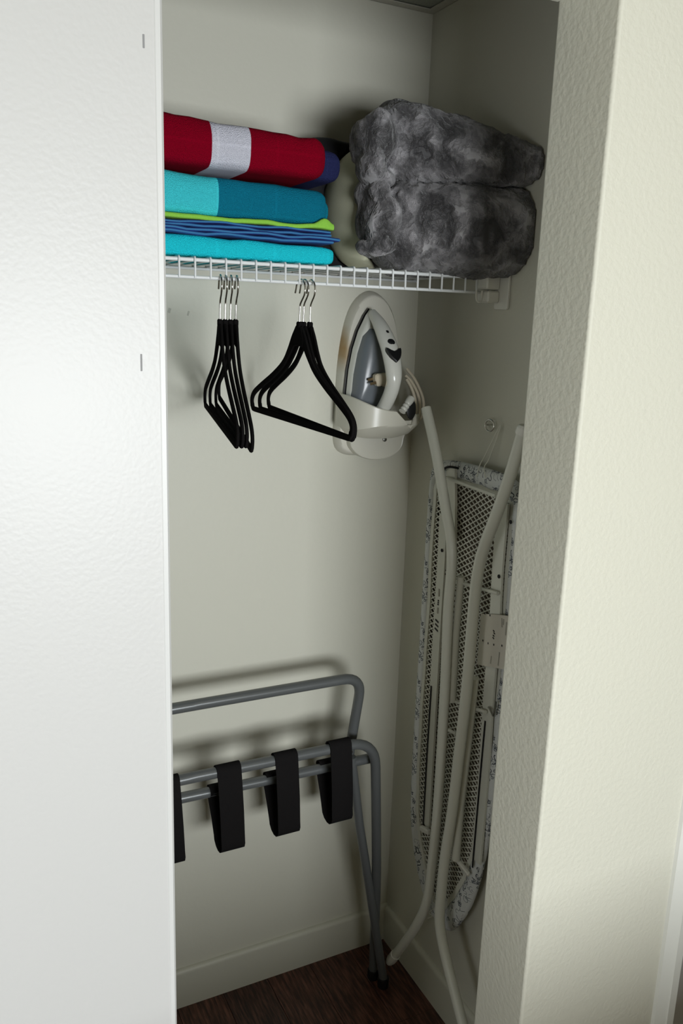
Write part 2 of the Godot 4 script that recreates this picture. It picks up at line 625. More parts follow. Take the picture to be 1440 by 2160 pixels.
# A wall with a window in it; «turn» swings the wall's length from x to z.
func window_wall(called: String, window: String, mid: Vector3, size: Vector2, wall_mid: Vector3, length: float, turn: float) -> void:
	var wall := CSGBox3D.new()
	wall.name = called
	wall.size = Vector3(length, H + 0.15, 0.12)
	wall.position = wall_mid
	wall.rotation.y = turn
	wall.material = M.room
	wall.set_meta("kind", "structure")
	add_child(wall)
	var cut := CSGBox3D.new()
	cut.name = "opening"
	cut.operation = CSGShape3D.OPERATION_SUBTRACTION
	cut.size = Vector3(size.x, size.y, 0.4)
	wall.add_child(cut)
	cut.position = wall.transform.affine_inverse() * mid
	var frame := Shape.new()
	var w := size.x / 2
	var h := size.y / 2
	for x in [-w + 0.025, 0.0, w - 0.025]:
		frame.add(span(Vector3(x - 0.025, -h, -0.03), Vector3(x + 0.025, h, 0.02)))
	for y in [-h + 0.025, h - 0.025]:
		frame.add(span(Vector3(-w, y - 0.025, -0.03), Vector3(w, y + 0.025, 0.02)))
	var win := struct(window, frame, M.window_frame)
	win.transform = Transform3D(Basis(Vector3.UP, turn), mid)
	for k in [-1.0, 1.0]:
		obj("pane", moved(box(Vector3(w - 0.075, size.y - 0.1, 0.004), 0.0005), Transform3D(Basis.IDENTITY, Vector3(k * w / 2, 0, -0.005))), M.glass, win)


func build_shelf() -> void:
	var t := thing("wire_shelf", "white coated wire shelf carrying the towels and grey blanket, hangers on its front rod", "shelf", Vector3(-0.62, 1.853, 0.0))
	var x0 := -1.29
	var x1 := -0.012
	part("front_rod", tube([Vector3(x0, 1.853, 0.302), Vector3(x1, 1.853, 0.302)], 0.0036, 10), M.wire, t)
	part("front_rod", tube([Vector3(x0, 1.823, 0.304), Vector3(x1, 1.823, 0.304)], 0.0032, 10), M.wire, t)
	part("back_rod", tube([Vector3(x0, 1.853, 0.012), Vector3(x1, 1.853, 0.012)], 0.003, 8), M.wire, t)
	var x := x1 - 0.006
	while x > x0:
		part("wire", tube(bend([Vector3(x, 1.8577, 0.006), Vector3(x, 1.8577, 0.3073), Vector3(x, 1.8215, 0.3078)], 0.004, 3), 0.0020, 6), M.wire, t)
		x -= 0.0288
	var b := thing("shelf_bracket", "white plastic end bracket screwed to the right wall, holding the shelf rods", "bracket", Vector3(-0.003, 1.795, 0.335))
	part("wall_plate", moved(prism(round_rect(0.046, 0.088, 0.006), 0.003, 0.001), Transform3D(Basis(Vector3.BACK, Vector3.UP, Vector3.LEFT), Vector3(-0.0035, 1.833, 0.340))), M.plastic, b)
	part("socket", span(Vector3(-0.040, 1.829, 0.290), Vector3(-0.006, 1.8565, 0.335), 0.003), M.plastic, b)
	part("socket", span(Vector3(-0.036, 1.802, 0.292), Vector3(-0.006, 1.826, 0.335), 0.003), M.plastic, b)
	part("rod_hook", tube(curve([Vector3(-0.039, 1.826, 0.318), Vector3(-0.040, 1.810, 0.318), Vector3(-0.043, 1.804, 0.318), Vector3(-0.049, 1.804, 0.318), Vector3(-0.053, 1.811, 0.318), Vector3(-0.0535, 1.826, 0.318)], 4), 0.0022, 8), M.plastic, b)
	part("screw", spin([Vector2(0, 0), Vector2(0.004, 0), Vector2(0.0035, 0.0015), Vector2(0, 0.002)], 10, Basis(Vector3.UP, Vector3.LEFT, Vector3.BACK), Vector3(-0.0065, 1.865, 0.332)), M.steel, b)


# A folded towel: a rounded slab that lies along x, soft at the ends, its fold to the front.
# stripes: [[x up to, linear colour], ...] from left to right.
func towel(x0: float, x1: float, y0: float, y1: float, z0: float, z1: float, drop: float, stripes: Array, rnd := 0.5, sag := 0.003, n := 3) -> Shape:
	var k := noise(14.0, 3, FastNoiseLite.TYPE_SIMPLEX_SMOOTH, n)
	var rings := []
	var cols := []
	var stations := []
	for i in 33:
		var u := float(i) / 32
		stations.append(lerpf(x0, x1, u))
	for e in [0.004, 0.011, 0.02]:
		stations.append(x0 + e)
		stations.append(x1 - e)
	for s in stripes:
		if s[0] > x0 and s[0] < x1:
			stations.append(s[0] - 0.0006)
			stations.append(s[0] + 0.0006)
	stations.sort()
	for x: float in stations:
		var e := minf((x - x0) / 0.026, (x1 - x) / 0.026)
		var f := sqrt(maxf(0.0, 1.0 - (1.0 - minf(e, 1.0)) ** 2))
		f = 0.40 + 0.60 * f
		var top: float = y1 - drop * (x - x0) / (x1 - x0)
		var hh: float = (top - y0) / 2
		var mid: float = y0 + hh
		var ring := PackedVector3Array()
		var color := Color.WHITE
		for s in stripes:
			color = s[1]
			if x < s[0]:
				break
		var rr := minf(hh * 2.0 * rnd, hh)
		var pts := []
		for j in 13:                     # front fold
			var g := -PI / 2 + PI * j / 12
			pts.append(Vector2(z1 - rr + pow(maxf(cos(g), 0.0), 0.72) * rr, mid + signf(sin(g)) * pow(absf(sin(g)), 0.8) * hh))
		for j in range(1, 10):           # top
			pts.append(Vector2(lerpf(z1 - rr, z0 + rr * 0.6, j / 10.0), top))
		for j in 9:
			var g := PI / 2 + PI * j / 8
			pts.append(Vector2(z0 + rr * 0.6 + cos(g) * rr * 0.6, mid + sin(g) * hh))
		for j in range(1, 8):
			pts.append(Vector2(lerpf(z0 + rr * 0.6, z1 - rr, j / 8.0), y0))
		for p in pts:
			var d := k.get_noise_3d(x, p.y, p.x) * sag
			var q := Vector3(x, mid + (p.y - mid) * lerpf(f, 1.0, 0.25), z0 + (p.x - z0) * lerpf(f, 1.0, 0.9))
			if p.y > y0 + 0.002:
				q += Vector3(0, d, d * 1.2)
			ring.append(q)
			cols.append(color)
		rings.append(ring)
	var s := loft(rings, true)
	for c in cols:
		s.c.append(c)
	while s.c.size() < s.v.size():
		s.c.append(stripes[0][1] if s.c.size() < cols.size() + rings[0].size() + 1 else stripes[-1][1])
	return s


func build_towels() -> void:
	var aqua := Color(0.055, 0.62, 0.70)
	var teal := Color(0.004, 0.17, 0.27)
	var red := Color(0.235, 0.0015, 0.012)
	var white := Color(0.62, 0.62, 0.70)
	var blue := Color(0.020, 0.026, 0.085)
	var xl := -1.22
	var g := "folded towels stacked on the wire shelf"
	var a := thing("folded_towel", "thick turquoise towel folded flat, lowest of the stack on the wire shelf", "towel", Vector3(-0.8, 1.8595, 0.16), g)
	part("terry_cloth", towel(xl, -0.366, 1.8597, 1.902, 0.03, 0.292, 0.010, [[1.0, Color(0.018, 0.62, 0.74)]], 0.5, 0.0025, 3), M.terry, a, 60.0)
	# three thin blue cloths
	var heights := [[1.8975, 0.006, -0.3765, 0.296], [1.9035, 0.0062, -0.3640, 0.299], [1.9100, 0.0062, -0.379, 0.290], [1.9163, 0.0052, -0.383, 0.296]]
	var words := ["thin blue cloth folded, its edge showing just above the turquoise towel", "thin dark blue cloth folded, sticking out furthest right in the stack of towels", "thin blue cloth folded, second below the lime green cloth", "thin blue cloth folded, directly under the lime green cloth"]
	for i in 4:
		var b := thing("folded_cloth", words[i], "cloth", Vector3(-0.8, heights[i][0], 0.16), g)
		var m: Material = [M.micro, M.micro_dark, M.micro, M.micro_dark][i]
		part("cloth", wavy(xl, heights[i][2], heights[i][0], heights[i][1], 0.04, heights[i][3], i), m, b, 50.0)
		part("hem", hem(xl, heights[i][2], heights[i][0] + heights[i][1] * 0.45, heights[i][3] + 0.0008, i, heights[i][1] * 0.30), M.micro_edge, b, 60.0)
	var l := thing("folded_cloth", "lime green thin cloth folded between the blue cloths and the teal towel", "cloth", Vector3(-0.8, 1.9215, 0.16), g)
	part("cloth", wavy(xl, -0.378, 1.9215, 0.0085, 0.04, 0.299, 7, 0.011), M.lime, l, 50.0)
	var c := thing("folded_towel", "aqua and teal striped bath towel folded, under the red and white towel", "towel", Vector3(-0.8, 1.93, 0.16), g)
	part("terry_cloth", towel(xl, -0.386, 1.930, 2.014, 0.03, 0.296, 0.020, [[-0.604, aqua], [1.0, teal]], 0.42, 0.003, 5), M.terry, c, 60.0)
	part("fold_edge", towel(-0.43, -0.378, 1.935, 1.985, 0.05, 0.286, 0.004, [[1.0, Color(0.006, 0.19, 0.28)]], 0.5, 0.002, 6), M.terry, c, 60.0)
	var d := thing("folded_towel", "red towel with a white band and blue end, folded on top of the stack", "towel", Vector3(-0.8, 2.01, 0.16), g)
	part("terry_cloth", towel(xl, -0.393, 2.0125, 2.114, 0.02, 0.300, 0.031, [[-0.617, red], [-0.546, white], [1.0, red]], 0.46, 0.0035, 8), M.terry, d, 60.0)
	part("blue_end", towel(-0.42, -0.352, 2.013, 2.074, 0.06, 0.276, 0.004, [[1.0, blue]], 0.5, 0.002, 9), M.terry, d, 60.0)


func wavy(x0: float, x1: float, y: float, h: float, z0: float, z1: float, n: int, flare := 0.0) -> Shape:
	var k := noise(9.0, 2, FastNoiseLite.TYPE_SIMPLEX_SMOOTH, 60 + n)
	var rings := []
	for i in 61:
		var x := lerpf(x0, x1, 1.0 - pow(1.0 - i / 60.0, 1.6))
		var w := 0.0034 * k.get_noise_2d(x, 0.3 * n)
		var lift := flare * smoothstep(x1 - 0.042, x1 - 0.020, x) * (1.0 - 0.7 * smoothstep(x1 - 0.016, x1, x))
		var ring := PackedVector3Array()
		for j in 7:
			var g := -PI / 2 + PI * j / 6
			ring.append(Vector3(x, y + h / 2 + w + sin(g) * h / 2 + lift * maxf(sin(g), 0.0), z1 - h / 2 + w + cos(g) * h / 2 + lift * 0.3))
		ring.append(Vector3(x, y + h, 0.15))
		ring.append(Vector3(x, y + h, z0))
		ring.append(Vector3(x, y, z0))
		ring.append(Vector3(x, y, 0.15))
		rings.append(ring)
	return loft(rings)


func hem(x0: float, x1: float, y: float, z: float, n: int, r: float) -> Shape:
	var k := noise(9.0, 2, FastNoiseLite.TYPE_SIMPLEX_SMOOTH, 60 + n)
	var path := []
	for i in 41:
		var x := lerpf(x0, x1, i / 40.0)
		var w := 0.0034 * k.get_noise_2d(x, 0.3 * n)
		path.append(Vector3(x, y + w, z + w - 0.001))
	return tube(path, r, 8)


# ------------------------------------------------------------------ soft bodies from a distance field
func nets(field: Callable, a: Vector3, b: Vector3, cell: float) -> Shape:
	var nx := int((b.x - a.x) / cell) + 2
	var ny := int((b.y - a.y) / cell) + 2
	var nz := int((b.z - a.z) / cell) + 2
	var d := PackedFloat32Array()
	d.resize(nx * ny * nz)
	# coarse pass: every fourth sample tells how far the surface is
	for i in range(0, nx, 4):
		for j in range(0, ny, 4):
			for k in range(0, nz, 4):
				var mid := a + Vector3(i + 1.5, j + 1.5, k + 1.5) * cell
				var f: float = field.call(mid)
				var near := absf(f) < cell * 6.0
				for ii in range(i, mini(i + 4, nx)):
					for jj in range(j, mini(j + 4, ny)):
						for kk in range(k, mini(k + 4, nz)):
							d[(ii * ny + jj) * nz + kk] = field.call(a + Vector3(ii, jj, kk) * cell) if near else f
	var s := Shape.new()
	var id := PackedInt32Array()
	id.resize(d.size())
	id.fill(-1)
	var off := [0, nz, ny * nz, ny * nz + nz, 1, nz + 1, ny * nz + 1, ny * nz + nz + 1]
	var pos := [Vector3(0, 0, 0), Vector3(0, 1, 0), Vector3(1, 0, 0), Vector3(1, 1, 0), Vector3(0, 0, 1), Vector3(0, 1, 1), Vector3(1, 0, 1), Vector3(1, 1, 1)]
	var edges := [[0, 1], [2, 3], [4, 5], [6, 7], [0, 2], [1, 3], [4, 6], [5, 7], [0, 4], [1, 5], [2, 6], [3, 7]]
	for i in nx - 1:
		for j in ny - 1:
			for k in nz - 1:
				var o := (i * ny + j) * nz + k
				var inside := 0
				for q in off:
					if d[o + q] < 0.0:
						inside += 1
				if inside == 0 or inside == 8:
					continue
				var sum := Vector3.ZERO
				var n := 0
				for e in edges:
					var f0 := d[o + off[e[0]]]
					var f1 := d[o + off[e[1]]]
					if (f0 < 0.0) != (f1 < 0.0):
						sum += pos[e[0]].lerp(pos[e[1]], f0 / (f0 - f1))
						n += 1
				id[o] = s.v.size()
				s.v.append(a + (Vector3(i, j, k) + sum / n) * cell)
	var st := [ny * nz, nz, 1]
	for i in range(1, nx - 1):
		for j in range(1, ny - 1):
			for k in range(1, nz - 1):
				var o := (i * ny + j) * nz + k
				for ax in 3:
					if (d[o] < 0.0) == (d[o + st[ax]] < 0.0):
						continue
					var u: int = st[(ax + 1) % 3]
					var w: int = st[(ax + 2) % 3]
					var q := [id[o], id[o - u], id[o - u - w], id[o - w]]
					if q.has(-1):
						continue
					if d[o] < 0.0:
						q.reverse()
					s.t.append_array(PackedInt32Array([q[0], q[1], q[2], q[0], q[2], q[3]]))
	return outward(s)


func smin(a: float, b: float, k: float) -> float:
	var h := maxf(k - absf(a - b), 0.0) / k
	return minf(a, b) - h * h * k * 0.25


func rbox(p: Vector3, h: Vector3, r: float) -> float:
	var q := p.abs() - h + Vector3.ONE * r
	return q.max(Vector3.ZERO).length() + minf(maxf(q.x, maxf(q.y, q.z)), 0.0) - r


func egg(p: Vector3, r: Vector3) -> float:
	var k0 := (p / r).length()
	var k1 := (p / (r * r)).length()
	return k0 * (k0 - 1.0) / maxf(k1, 1e-6)


func build_bedding() -> void:
	var n1 := noise(7.0, 2, FastNoiseLite.TYPE_SIMPLEX_SMOOTH, 31)
	var n2 := noise(28.0, 2, FastNoiseLite.TYPE_SIMPLEX_SMOOTH, 33)
	var yaw := Basis(Vector3.UP, deg_to_rad(-27.0))
	var inv := yaw.inverse()
	var lower_mid := Vector3(-0.078, 1.9435, 0.262)
	var upper_mid := Vector3(-0.080, 2.031, 0.258)
	var folds := func(p: Vector3) -> float:      # soft creases that run down across the pile
		return n1.get_noise_3dv(p) * 0.008 + absf(n2.get_noise_3dv(p * Vector3(1.0, 0.45, 1.0))) * 0.009 - 0.002
	var lower := func(p: Vector3) -> float:
		var q := inv * (p - lower_mid)
		var f := rbox(q, Vector3(0.185, 0.088, 0.126), 0.068)
		for l in LUMPS_LOW:
			f = smin(f, egg(p - l[0], l[1]), 0.003)
		return maxf(f + folds.call(p), p.x + 0.004)
	var upper := func(p: Vector3) -> float:
		var q := inv * (p - upper_mid)
		q.y -= q.z * -0.10
		var hh := lerpf(0.079, 0.036, smoothstep(-0.15, 0.21, q.x))
		var f := rbox(q - Vector3(0, hh, 0), Vector3(0.187, hh, 0.130), minf(0.062, hh * 0.85))
		for l in LUMPS_HIGH:
			f = smin(f, egg(p - l[0], l[1]), 0.003)
		return maxf(f + folds.call(p + Vector3(3, 1, 0)), p.x + 0.004)
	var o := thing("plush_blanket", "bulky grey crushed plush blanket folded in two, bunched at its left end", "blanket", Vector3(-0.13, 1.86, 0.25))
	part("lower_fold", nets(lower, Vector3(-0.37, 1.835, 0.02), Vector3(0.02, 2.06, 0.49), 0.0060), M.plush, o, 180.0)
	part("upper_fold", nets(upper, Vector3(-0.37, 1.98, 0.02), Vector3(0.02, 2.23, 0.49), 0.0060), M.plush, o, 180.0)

	# the pillow and the dark blanket give way where the plush one presses on them
	var w := noise(8.0, 2, FastNoiseLite.TYPE_SIMPLEX_SMOOTH, 44)
	var pil := func(p: Vector3) -> float:
		var q := p - Vector3(-0.224, 1.988, 0.150)
		return maxf(egg(q, Vector3(0.092, 0.127, 0.140)), -minf(lower.call(p), upper.call(p)) + 0.005) + w.get_noise_3dv(p) * 0.001
	tag(obj("pillow", nets(pil, Vector3(-0.34, 1.84, 0.0), Vector3(-0.09, 2.14, 0.31), 0.008), M.pillow, self, 180.0), "smooth cream rounded pillow standing between the towel stack and grey blanket", "pillow")
	var dark := func(p: Vector3) -> float:
		var f := rbox(p - Vector3(-0.205, 1.994, 0.064), Vector3(0.148, 0.133, 0.055), 0.03) + w.get_noise_3dv(p * 1.5) * 0.004
		return maxf(f, -minf(pil.call(p), minf(lower.call(p), upper.call(p))) + 0.003)
	tag(obj("dark_blanket", nets(dark, Vector3(-0.38, 1.84, 0.0), Vector3(-0.04, 2.16, 0.14), 0.009), M.navy, self, 180.0), "dark folded blanket against the back wall, showing behind the cream pillow", "blanket")


var LUMPS_LOW := [
	[Vector3(-0.2737, 1.9566, 0.3100), Vector3(0.034, 0.040, 0.035)],
	[Vector3(-0.2930, 1.9440, 0.2850), Vector3(0.024, 0.048, 0.05)],
	[Vector3(-0.2892, 1.9969, 0.2850), Vector3(0.028, 0.035, 0.05)],
	[Vector3(-0.3088, 1.8978, 0.2850), Vector3(0.017, 0.019, 0.025)],
	[Vector3(-0.2920, 1.8966, 0.2950), Vector3(0.019, 0.024, 0.03)],
	[Vector3(-0.2754, 1.9065, 0.3100), Vector3(0.024, 0.026, 0.03)],
]
var LUMPS_HIGH := [
	[Vector3(-0.2930, 2.0934, 0.3100), Vector3(0.032, 0.052, 0.032)],
	[Vector3(-0.3109, 2.0902, 0.2750), Vector3(0.021, 0.042, 0.045)],
	[Vector3(-0.2996, 2.0455, 0.3000), Vector3(0.028, 0.036, 0.04)],
	[Vector3(-0.2759, 2.0258, 0.2850), Vector3(0.035, 0.022, 0.04)],
]


# ------------------------------------------------------------------ hangers
func make_hanger(called: String, label: String, group: String) -> Node3D:
	# local axes: x across the hanger, y up, origin where the hook enters the body
	var o := thing(called, label, "hanger", Vector3.ZERO, group)
	var d := 0.0028
	var body := Shape.new()
	for s in [-1.0, 1.0]:
		# the arm: a flat band whose centre line runs from the collar over the shoulder down to the bar
		var mid := curve([Vector3(0.004 * s, -0.004, 0), Vector3(0.020 * s, -0.020, 0), Vector3(0.040 * s, -0.046, 0), Vector3(0.066 * s, -0.072, 0), Vector3(0.110 * s, -0.098, 0), Vector3(0.160 * s, -0.122, 0), Vector3(0.198 * s, -0.142, 0), Vector3(0.211 * s, -0.158, 0), Vector3(0.209 * s, -0.174, 0)], 4)
		var wide := []
		for i in mid.size():
			wide.append(lerpf(0.0135, 0.0062, clampf(i / 10.0, 0.0, 1.0)))
		var rings := []
		for i in mid.size():
			var a: Vector3 = mid[maxi(i - 1, 0)]
			var b: Vector3 = mid[mini(i + 1, mid.size() - 1)]
			var t := (b - a).normalized()
			var n := Vector3(-t.y, t.x, 0) * float(wide[i])
			var ring := PackedVector3Array()
			for j in 12:
				var g := TAU * j / 12
				ring.append(mid[i] + n * cos(g) * (1.0 if absf(cos(g)) > 0.5 else 1.1) + Vector3(0, 0, d * clampf(sin(g) * 1.5, -1, 1)))
			rings.append(ring)
		body.add(loft(rings))
	var low := bend([Vector3(-0.2095, -0.168, 0), Vector3(-0.205, -0.179, 0), Vector3(0.205, -0.179, 0), Vector3(0.2095, -0.168, 0)], 0.014, 5)
	var rings2 := []
	for i in low.size():
		var a: Vector3 = low[maxi(i - 1, 0)]
		var b: Vector3 = low[mini(i + 1, low.size() - 1)]
		var t := (b - a).normalized()
		var n := Vector3(-t.y, t.x, 0) * 0.0058
		var ring := PackedVector3Array()
		for j in 10:
			var g := TAU * j / 10
			ring.append(low[i] + n * cos(g) + Vector3(0, 0, d * clampf(sin(g) * 1.5, -1, 1)))
		rings2.append(ring)
	part("body", body.add(prism(PackedVector2Array([Vector2(-0.011, 0.004), Vector2(-0.0135, 0.0), Vector2(-0.022, -0.018), Vector2(-0.020, -0.034), Vector2(0.0, -0.030), Vector2(0.020, -0.034), Vector2(0.022, -0.018), Vector2(0.0135, 0.0), Vector2(0.011, 0.004)]), 0.0034, 0.001)), M.velvet, o)
	part("trouser_bar", loft(rings2), M.velvet, o)
	part("collar", moved(box(Vector3(0.013, 0.013, 0.009), 0.002), Transform3D(Basis.IDENTITY, Vector3(0, 0.007, 0))), M.velvet, o)
	var hook := [Vector3(0, 0.010, 0), Vector3(0, 0.034, 0), Vector3(0.001, 0.046, 0)]
	for k in 11:
		var g := deg_to_rad(-48.0 + 222.0 * k / 10)
		hook.append(Vector3(cos(g) * 0.0185, 0.0725 + sin(g) * 0.0185, 0))
	hook.append(Vector3(-0.0215, 0.066, 0))
	part("hook", tube(curve(hook, 3), 0.0017, 8), M.chrome, o, 70.0)
	return o


func build_hangers() -> void:
	var gl := "velvet hangers in the left cluster"
	var gr := "velvet hangers in the right cluster"
	# x on the rod, yaw of the hanger's width from +x towards +z, tilt, drop
	var spots := [
		[-0.446, 86.0, -1.2, 0.0, gr, "black velvet hanger with chrome hook, leftmost of the three in the right cluster"],
		[-0.438, 88.5, -1.0, 0.0, gr, "black velvet hanger with chrome hook, middle one of the right cluster"],
		[-0.424, 90.5, -1.8, -0.005, gr, "black velvet hanger with chrome hook, rightmost of the right cluster before the iron"],
		[-0.604, 100.0, -3.5, 0.0, gl, "black velvet hanger with chrome hook, leftmost of the left cluster next to the door"],
		[-0.594, 100.3, -3.5, 0.0, gl, "black velvet hanger with chrome hook, second from the door in the left cluster"],
		[-0.584, 101.0, -3.5, 0.0, gl, "black velvet hanger with chrome hook, third from the door in the left cluster"],
		[-0.573, 100.5, -7.0, 0.0, gl, "black velvet hanger seen edge-on with chrome hook, rightmost of the left cluster"],
	]
	var first: Node3D = null
	for s in spots:
		var o: Node3D
		if first == null:
			first = make_hanger("velvet_hanger", s[5], s[4])
			o = first
		else:
			o = first.duplicate()
			o.name = numbered("velvet_hanger")
			add_child(o, true)
			tag(o, s[5], "hanger", s[4])
		var yaw := deg_to_rad(s[1])
		var ax := Vector3(cos(yaw), 0, sin(yaw))
		var b := Basis(ax, Vector3.UP, ax.cross(Vector3.UP)) * Basis(Vector3.BACK, deg_to_rad(s[2]))
		o.transform = Transform3D(b, Vector3(s[0], 1.7382 + s[3], 0.304))
		o.position += Vector3(s[0], 1.8275, 0.304) - (o.transform * Vector3(0, 0.0893, 0))


# ------------------------------------------------------------------ iron and its holder
func plate_outline(cx: float, hw: float, top: float, low: float) -> PackedVector2Array:
	var out := PackedVector2Array()
	var right := [Vector2(0.0, top), Vector2(0.33, top - 0.010), Vector2(0.60, top - 0.036), Vector2(0.78, top - 0.075), Vector2(0.90, top - 0.13), Vector2(0.97, top - 0.19), Vector2(1.0, top - 0.26), Vector2(1.03, lerpf(top, low, 0.86)), Vector2(0.95, low + 0.020), Vector2(0.70, low + 0.004), Vector2(0.35, low), Vector2(0.0, low)]
	for p in right:
		out.append(Vector2(cx + p.x * hw, p.y))
	for i in range(right.size() - 2, 0, -1):
		out.append(Vector2(cx - right[i].x * hw, right[i].y))
	return smooth_poly(out, 3)


func smooth_poly(p: PackedVector2Array, n: int) -> PackedVector2Array:
	var pts := []
	for q in p:
		pts.append(Vector3(q.x, q.y, 0))
	var out := PackedVector2Array()
	for q in curve(pts, n, true):
		out.append(Vector2(q.x, q.y))
	return out


func ring_at(poly: PackedVector2Array, z: float, mid: Vector2, s: float) -> PackedVector3Array:
	var out := PackedVector3Array()
	for p in poly:
		var q := mid + (p - mid) * s
		out.append(Vector3(q.x, q.y, z))
	return out


func build_iron() -> void:
	var cx := -0.136
	var h := thing("iron_holder", "cream plastic wall-mounted iron holder with oval back plate and scorched left edge", "iron holder", Vector3(cx, 1.43, 0.0))
	var outer := plate_outline(cx, 0.083, 1.825, 1.435)
	var mid := Vector2(cx, 1.62)
	var plate := loft([ring_at(outer, 0.0, mid, 1.0), ring_at(outer, 0.010, mid, 1.0), ring_at(outer, 0.026, mid, 0.965), ring_at(outer, 0.031, mid, 0.93), ring_at(outer, 0.031, mid, 0.6)])
	for p in plate.v:      # a scorch stain on the left rim
		var burn := smoothstep(0.075, 0.015, absf(p.y - 1.705)) * smoothstep(cx - 0.062, cx - 0.074, p.x)
		plate.c.append(Color(0.604, 0.587, 0.508).lerp(Color(0.36, 0.22, 0.075), burn))
	part("back_plate", plate, M.holder_burnt, h, 45.0)
	var tongue := smooth_poly(PackedVector2Array([Vector2(-0.198, 1.52), Vector2(-0.200, 1.480), Vector2(-0.192, 1.456), Vector2(-0.165, 1.436), Vector2(-0.125, 1.428), Vector2(-0.085, 1.434), Vector2(-0.058, 1.452), Vector2(-0.050, 1.478), Vector2(-0.050, 1.52)]), 4)
	var tm := Vector2(-0.125, 1.48)
	part("lower_tongue", loft([ring_at(tongue, 0.028, tm, 1.0), ring_at(tongue, 0.046, tm, 1.0), ring_at(tongue, 0.050, tm, 0.975), ring_at(tongue, 0.048, tm, 0.92), ring_at(tongue, 0.046, tm, 0.5)]), M.holder, h, 45.0)
	part("screw", spin([Vector2(0, 0), Vector2(0.0055, 0), Vector2(0.005, 0.002), Vector2(0.002, 0.0028), Vector2(0, 0.0028)], 12, Basis(Vector3.RIGHT, Vector3.BACK, Vector3.UP), Vector3(-0.1034, 1.4772, 0.0480)), M.steel, h)
	# cradle: a deep lipped tray, open at the top, with a notch for the cord
	var n := 40
	var a := 0.093
	var b := 0.128
	var plan := []
	for i in n + 1:
		var g := PI * i / n
		var e := 2.0 / 3.4
		plan.append(Vector2(-signf(cos(g)) * pow(absf(cos(g)), e) * a, pow(absf(sin(g)), e) * b))
	var lip := []
	for i in n + 1:
		var u := float(i) / n
		var y := 1.590 - 0.042 * smoothstep(0.0, 0.75, u)
		y -= 0.036 * pow(clampf(1.0 - absf(u - 0.570) / 0.058, 0.0, 1.0), 0.5)
		lip.append(y)
	var rings := []
	for lv in [[0.55, 1.488, 0.0], [0.80, 1.500, 0.0], [0.97, 1.521, 0.0], [1.0, 1.527, 0.0], [1.0, 0.0, -0.002], [0.975, 0.0, 0.0], [0.955, 0.0, -0.002], [0.94, 1.535, 0.0], [0.5, 1.530, 0.0]]:
		var ring := PackedVector3Array()
		for i in n + 1:
			var y: float = lv[1] if lv[1] > 0.0 else lip[i] + lv[2]
			if lv[1] == 1.527:
				y = 1.512 + 0.014 * smoothstep(0.1, 0.5, float(i) / n)
			ring.append(Vector3(cx + plan[i].x * lv[0], y, 0.028 + plan[i].y * lv[0]))
		rings.append(ring)
	part("cradle", loft(rings, false, false), M.holder, h, 40.0)

	var o := thing("clothes_iron", "white steam iron with grey water tank standing tip up in the wall holder", "iron", Vector3(-0.155, 1.545, 0.10))
	var ox := -0.158
	var base := 1.548
	var out := PackedVector2Array()
	var side := [Vector2(0.0, 0.238), Vector2(0.012, 0.222), Vector2(0.030, 0.186), Vector2(0.043, 0.145), Vector2(0.052, 0.095), Vector2(0.056, 0.045), Vector2(0.055, 0.0)]
	for p in side:
		out.append(p)
	for i in range(side.size() - 1, 0, -1):
		out.append(Vector2(-side[i].x, side[i].y))
	var om := Vector2(0.0, 0.09)
	var place := Transform3D(Basis.IDENTITY, Vector3(ox, base, 0.0))
	part("soleplate", moved(loft([ring_at(out, 0.033, om, 0.99), ring_at(out, 0.035, om, 1.0), ring_at(out, 0.041, om, 1.0), ring_at(out, 0.0415, om, 0.95)]), place), M.sole, o, 45.0)
	part("heat_gap", moved(loft([ring_at(out, 0.0405, om, 0.955), ring_at(out, 0.0495, om, 0.955)]), place), M.iron_dark, o, 45.0)
	part("body", moved(loft([ring_at(out, 0.0485, om, 0.97), ring_at(out, 0.050, om, 0.995), ring_at(out, 0.062, om, 0.96), ring_at(out, 0.068, om, 0.90), ring_at(out, 0.070, om, 0.82)]), place), M.iron_white, o, 45.0)
	# water tank: a smooth grey hump, narrower than the body
	var tank := PackedVector2Array()
	for p in out:
		tank.append(Vector2(p.x * 0.90, minf(p.y, 0.205) * 0.93))
	part("water_tank", moved(loft([ring_at(tank, 0.060, om, 1.03), ring_at(tank, 0.078, om, 0.99), ring_at(tank, 0.092, om, 0.88), ring_at(tank, 0.099, om, 0.68), ring_at(tank, 0.101, om, 0.4)]), place), M.iron_tank, o, 60.0)
	# handle: one loop of changing section in the middle plane, from the nose over the grip to the heel
	var spine := curve([Vector3(0, 0.225, 0.060), Vector3(0, 0.207, 0.090), Vector3(0, 0.180, 0.122), Vector3(0, 0.140, 0.155), Vector3(0, 0.09, 0.173), Vector3(0, 0.055, 0.163), Vector3(0, 0.022, 0.138), Vector3(0, 0.000, 0.112), Vector3(0, -0.004, 0.075)], 5)
	var hr := []
	for i in spine.size():
		var u := float(i) / (spine.size() - 1)
		var pa: Vector3 = spine[maxi(i - 1, 0)]
		var pb: Vector3 = spine[mini(i + 1, spine.size() - 1)]
		var t := (pb - pa).normalized()
		var nn := Vector3(0, -t.z, t.y)
		var wx := lerpf(0.010, 0.0165, smoothstep(0.0, 0.5, u)) + 0.012 * smoothstep(0.75, 1.0, u) + 0.007 * sin(PI * clampf(u / 0.55, 0.0, 1.0))
		var wz := 0.012 + 0.004 * sin(PI * u)
		var ring := PackedVector3Array()
		for j in 16:
			var g := TAU * j / 16
			ring.append(spine[i] + Vector3(cos(g) * wx, 0, 0) + nn * sin(g) * wz)
		hr.append(ring)
	part("handle", moved(loft(hr), place), M.iron_white, o, 60.0)
